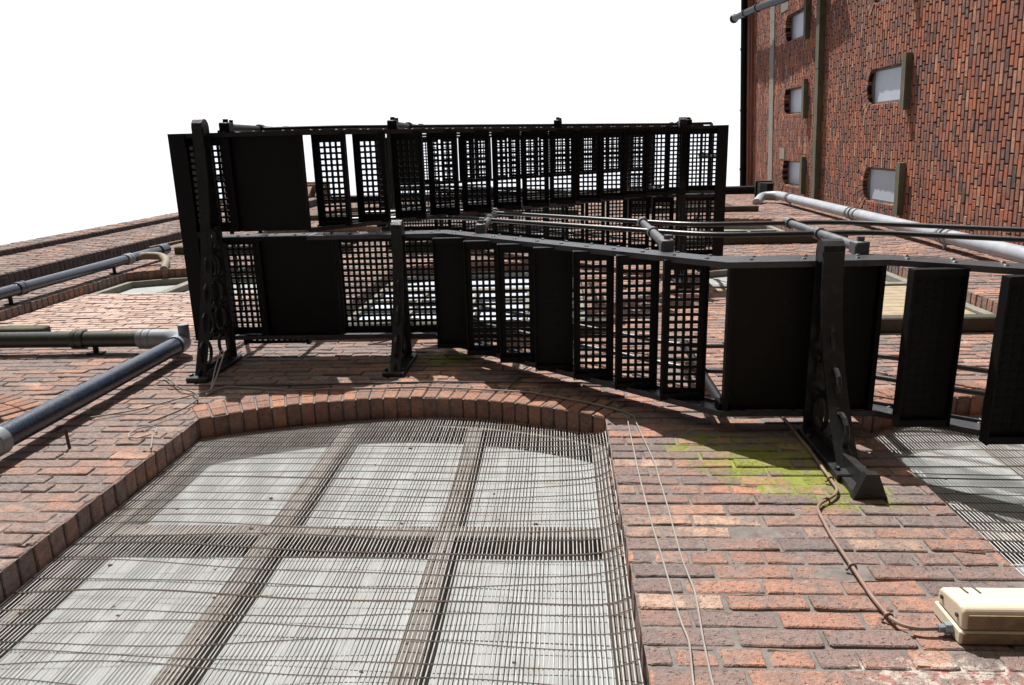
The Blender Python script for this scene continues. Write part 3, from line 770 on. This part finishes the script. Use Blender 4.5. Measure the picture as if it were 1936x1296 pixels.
for x in (-1.2,.1,1.0): post(x,OY1+.0,lineat(up2,x)+.2,mat='iron')
rails([(-1.5,Z2),(1.12,Z3)],OY1,.2)
for x in (-1.2,.1,): post(x,F3Y1+.02,lineat(dn3,x)+.2,mat='iron')
rails([(1.52,Z3),(1.15,Z3),(-1.53,Z4),(-2.3,Z4)],F3Y1+.02,.2,mat='iron')
for x in (-2.02,-.6,.7): post(x,OY0-.03,lineat(up4,x)+.12,mat='iron')
rails([(-2.29,Z4),(-1.56,Z4),(1.12,Z5),(1.52,Z5)],OY0-.03,.12,mat='iron')
for x,z,y1,sg in ((-2.305,Z2,LY1-.1,-1),(1.52,Z3,F3Y1,1),(-2.305,Z4,F3Y1,-1),(1.52,Z5,F3Y1,1)):
    for h in (.65,1.16):
        m=MB(); m.tube([(x,OY0-.03,z+h),(x,y1,z+h)],.0155,8); m.build('handrail',M['iron'],fe,smooth=True)
    post(x+sg*.01,-1.12,z+.12,mat='iron'); post(x,-.45,z+.12,mat='iron')

# ------------------------------------------------------------------ light box, cables
lb=empty('light_box',(1.3,0,3.26),'aged cream plastic light box on the wall at lower right','light fitting')
def rbox(m,x0,x1,y0,y1,z0,z1,c): m.box(x0,x1,y0,y1,z0,z1,c)
m=MB(); m.prism([(-.0405,3.262),(-.092,3.266),(-.104,3.278),(-.104,3.300),(-.090,3.384),(-.082,3.394),(-.0405,3.398)],'x',1.036,1.62)
cov=m.build('cover',M['cream'],lb)
bv=cov.modifiers.new('soft_edges','BEVEL'); bv.width=.012; bv.segments=3
m=MB(); m.box(1.032,1.624,-.0392,-.001,3.259,3.401,.004); m.build('base',M['cream'],lb)
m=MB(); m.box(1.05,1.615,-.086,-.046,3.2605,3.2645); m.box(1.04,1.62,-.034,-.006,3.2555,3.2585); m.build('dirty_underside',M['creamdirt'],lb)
m=MB(); m.tube([(1.03,-.022,3.30),(1.012,-.022,3.30)],.016,6); m.tube([(1.012,-.022,3.30),(.995,-.022,3.298)],.011,8); m.build('cable_gland',M['greypipe'],lb)
for x in (1.085,1.118):
    m=MB(); m.prism([(-.0992,3.347),(-.0925,3.386),(-.085,3.386),(-.09,3.347)],'x',x,x+.005); m.build('vent_slot',M['darkcable'],lb)
for z in (3.29,3.37):
    m=MB(); m.tube([(1.037,-.07,z),(1.0315,-.07,z)],.006,8); m.build('screw',M['rust'],lb)
cx=[(1.048,4.99),(1.048,4.828),(1.046,4.519),(1.036,4.235),(1.032,4.143),(1.009,4.099),(.928,4.027),(.906,3.986),(.891,3.807),(.889,3.607),(.886,3.446),(.895,3.352),(.912,3.315),(.95,3.297),(1.0,3.299)]
cc=empty('copper_cable',(.95,-.012,3.3),'reddish copper cable kinking down the wall to the cream box','cable')
m=MB(); pts=[(x,-.014 if i<len(cx)-3 else -.014-.003*(i-len(cx)+4),z) for i,(x,z) in enumerate(cx)]
m.tube(rounded(pts,.03,4),.0062,8); m.build('sheath',M['copper'],cc,smooth=True)
for x,z in ((1.047,4.729),(1.035,4.231),(.889,3.61),(.894,3.36),(.96,4.055)):
    m=MB(); m.tube([(x-.012,-.006,z),(x-.009,-.02,z),(x,-.0245,z),(x+.009,-.02,z),(x+.014,-.004,z)],.0035,6); m.ball((x-.016,-.006,z),.006,6,4); m.build('clip',M['copper'],cc)
def cab(name,label,pts,r=.003,mat='cable',amp=.0015,group=None):
    m=MB(); m.tube(rounded(wiggle(pts,amp),.05,4),r,6); return tag(m.build(name,M[mat],smooth=True),label,'cable',group)
cab('thin_cable','pale thin cable nearest the right jamb of the meshed window',[(.300,-.008,4.99),(.318,-.008,4.92),(.308,-.008,4.243),(.312,-.008,3.845),(.327,-.008,3.319),(.333,-.012,3.247),(.317,-.008,3.077),(.30,-.008,2.5)])
cab('thin_cable','pale thin cable hanging to the right of its twin beside the window',[(.315,-.008,5.0),(.350,-.008,4.954),(.386,-.008,4.368),(.383,-.008,4.0),(.380,-.008,3.644),(.391,-.008,3.471),(.372,-.012,3.241),(.363,-.008,3.078),(.37,-.008,2.5)])
arcp=lambda dz,dy=-.01:[(-1.943,dy,5.30+dz),(-1.90,dy,5.45+dz),(-1.743,dy,5.41+dz),(-1.447,dy,5.37+dz),(-.748,dy,5.41+dz),(-.168,dy,5.31+dz),(.107,dy,5.16+dz),(.315,dy,5.0)]
cab('arch_cable','pale cable draped along the brick arch of the meshed window',arcp(.0),.0045,'cable',.004)
cab('arch_cable','dark cable stretched above the arch of the meshed window',[(-2.3,-.01,5.47),(-1.95,-.012,5.45),(-1.5,-.01,5.46),(-.7,-.01,5.5),(0.,-.01,5.47),(.5,-.01,5.42)],.005,'darkcable',.003)
cab('arch_cable','dark cable looping from the bracket foot down past the left jamb',[(-2.35,-.02,5.62),(-2.15,-.02,5.40),(-2.0,-.02,5.30),(-1.93,-.02,5.18),(-1.95,-.02,5.02),(-2.02,-.02,4.85)],.004,'darkcable',.006)
cab('cable_loop','pale loop of loose cable sticking out beside the left bracket foot',rounded([(-1.94,-.02,5.36),(-1.99,-.10,5.56),(-1.99,-.17,5.64),(-1.96,-.16,5.62),(-1.94,-.07,5.45),(-1.93,-.02,5.34)],.06,6),.0045,'cable',.001)
lp=[(-1.99+.06*math.cos(t*.5),-.012-.004*(t%2),4.74+.075*math.sin(t*.5)) for t in range(13)]
cab('cable_loop','small coil of thin cable on the wall left of the window jamb',lp+[(-1.88,-.01,4.62),(-1.85,-.01,4.55)],.0032,'cable',.001)
cab('arch_cable','bundle of grey cable trailing left from the arch across the dark bricks',[(-1.90,-.014,5.40),(-2.05,-.014,5.22),(-2.2,-.012,5.05),(-2.38,-.01,4.95)],.004,'cable',.005)
cab('arch_cable','thin dark cable climbing the wall from below the stair kink',[(-.30,-.01,5.32),(-.24,-.012,5.55),(-.22,-.012,5.72),(-.12,-.01,5.9)],.004,'darkcable',.004)
m=MB(); m.tube([(-2.245,.02,4.575),(-2.25,-.02,4.575),(-2.262,-.085,4.59)],.007,6); tag(m.build('iron_peg',M['rust']),'small rusty iron peg sticking out of the brickwork below the navy pipe','peg')
m=MB(); m.tube([(-3.25,0.,5.40),(-3.25,-.05,5.40),(-3.30,-.10,5.47)],.016,8); m.tube([(-3.25,-.004,5.40),(-3.25,.0,5.40)],.035,8)
tag(m.build('wall_hook',M['rust'],smooth=True),'rusty iron wall fixing at the left edge under the green pipe','wall fixing')

# ------------------------------------------------------------------ light
EL,AZ=math.radians(27.),math.radians(14.)
ts=V((-math.sin(AZ)*math.cos(EL),-math.cos(AZ)*math.cos(EL),math.sin(EL)))
sl=bpy.data.lights.new('sun','SUN'); sl.energy=4.9; sl.angle=math.radians(.5); sl.color=(1.,.965,.91)
so=bpy.data.objects.new('sun',sl); COL.objects.link(so); so.rotation_euler=ts.to_track_quat('Z','Y').to_euler(); so.location=(-4,-12,14)
w=bpy.data.worlds.new('World'); S.world=w; w.use_nodes=True; nt=w.node_tree; nt.nodes.clear()
out=nt.nodes.new('ShaderNodeOutputWorld')
sky=nt.nodes.new('ShaderNodeTexSky'); sky.sky_type='NISHITA'; sky.sun_disc=False; sky.sun_elevation=EL; sky.sun_rotation=math.pi+AZ
b1=nt.nodes.new('ShaderNodeBackground'); b1.inputs[1].default_value=.05; nt.links.new(sky.outputs[0],b1.inputs[0])
# thin bright cloud veil, strongest overhead
tc=nt.nodes.new('ShaderNodeTexCoord'); sp=nt.nodes.new('ShaderNodeSeparateXYZ'); nt.links.new(tc.outputs['Generated'],sp.inputs[0])
veil=ramp(nt,sp.outputs[2],[(.0,.02),(.5,.07),(.70,.13),(.785,.585),(1.,.60)])
b2=nt.nodes.new('ShaderNodeBackground'); b2.inputs[1].default_value=1.0; nt.links.new(veil,b2.inputs[0])
ad=nt.nodes.new('ShaderNodeAddShader'); nt.links.new(b1.outputs[0],ad.inputs[0]); nt.links.new(b2.outputs[0],ad.inputs[1]); nt.links.new(ad.outputs[0],out.inputs[0])

# ------------------------------------------------------------------ camera
cd=bpy.data.cameras.new('camera'); cam=bpy.data.objects.new('camera',cd); COL.objects.link(cam); S.camera=cam
cd.sensor_width=36.; cd.lens=1420./1936.*36.; cd.clip_start=.05; cd.clip_end=500
Mx=((.9979029,-.01031977,-.06390075),(.02644166,.96607436,.25690692),(.05908166,-.25805781,.96432128))
rt=V([r[0] for r in Mx]); dn=V([r[1] for r in Mx]); fw=V([r[2] for r in Mx])
m3=Matrix((rt,-dn,-fw)).transposed(); cam.matrix_world=Matrix.Translation((0,-1.3,1.5))@m3.to_4x4()
vs=S.view_settings; vs.view_transform='Standard'; vs.look='None'; vs.exposure=.8; vs.gamma=1.0
S.cycles.max_bounces=8; S.cycles.use_denoising=True
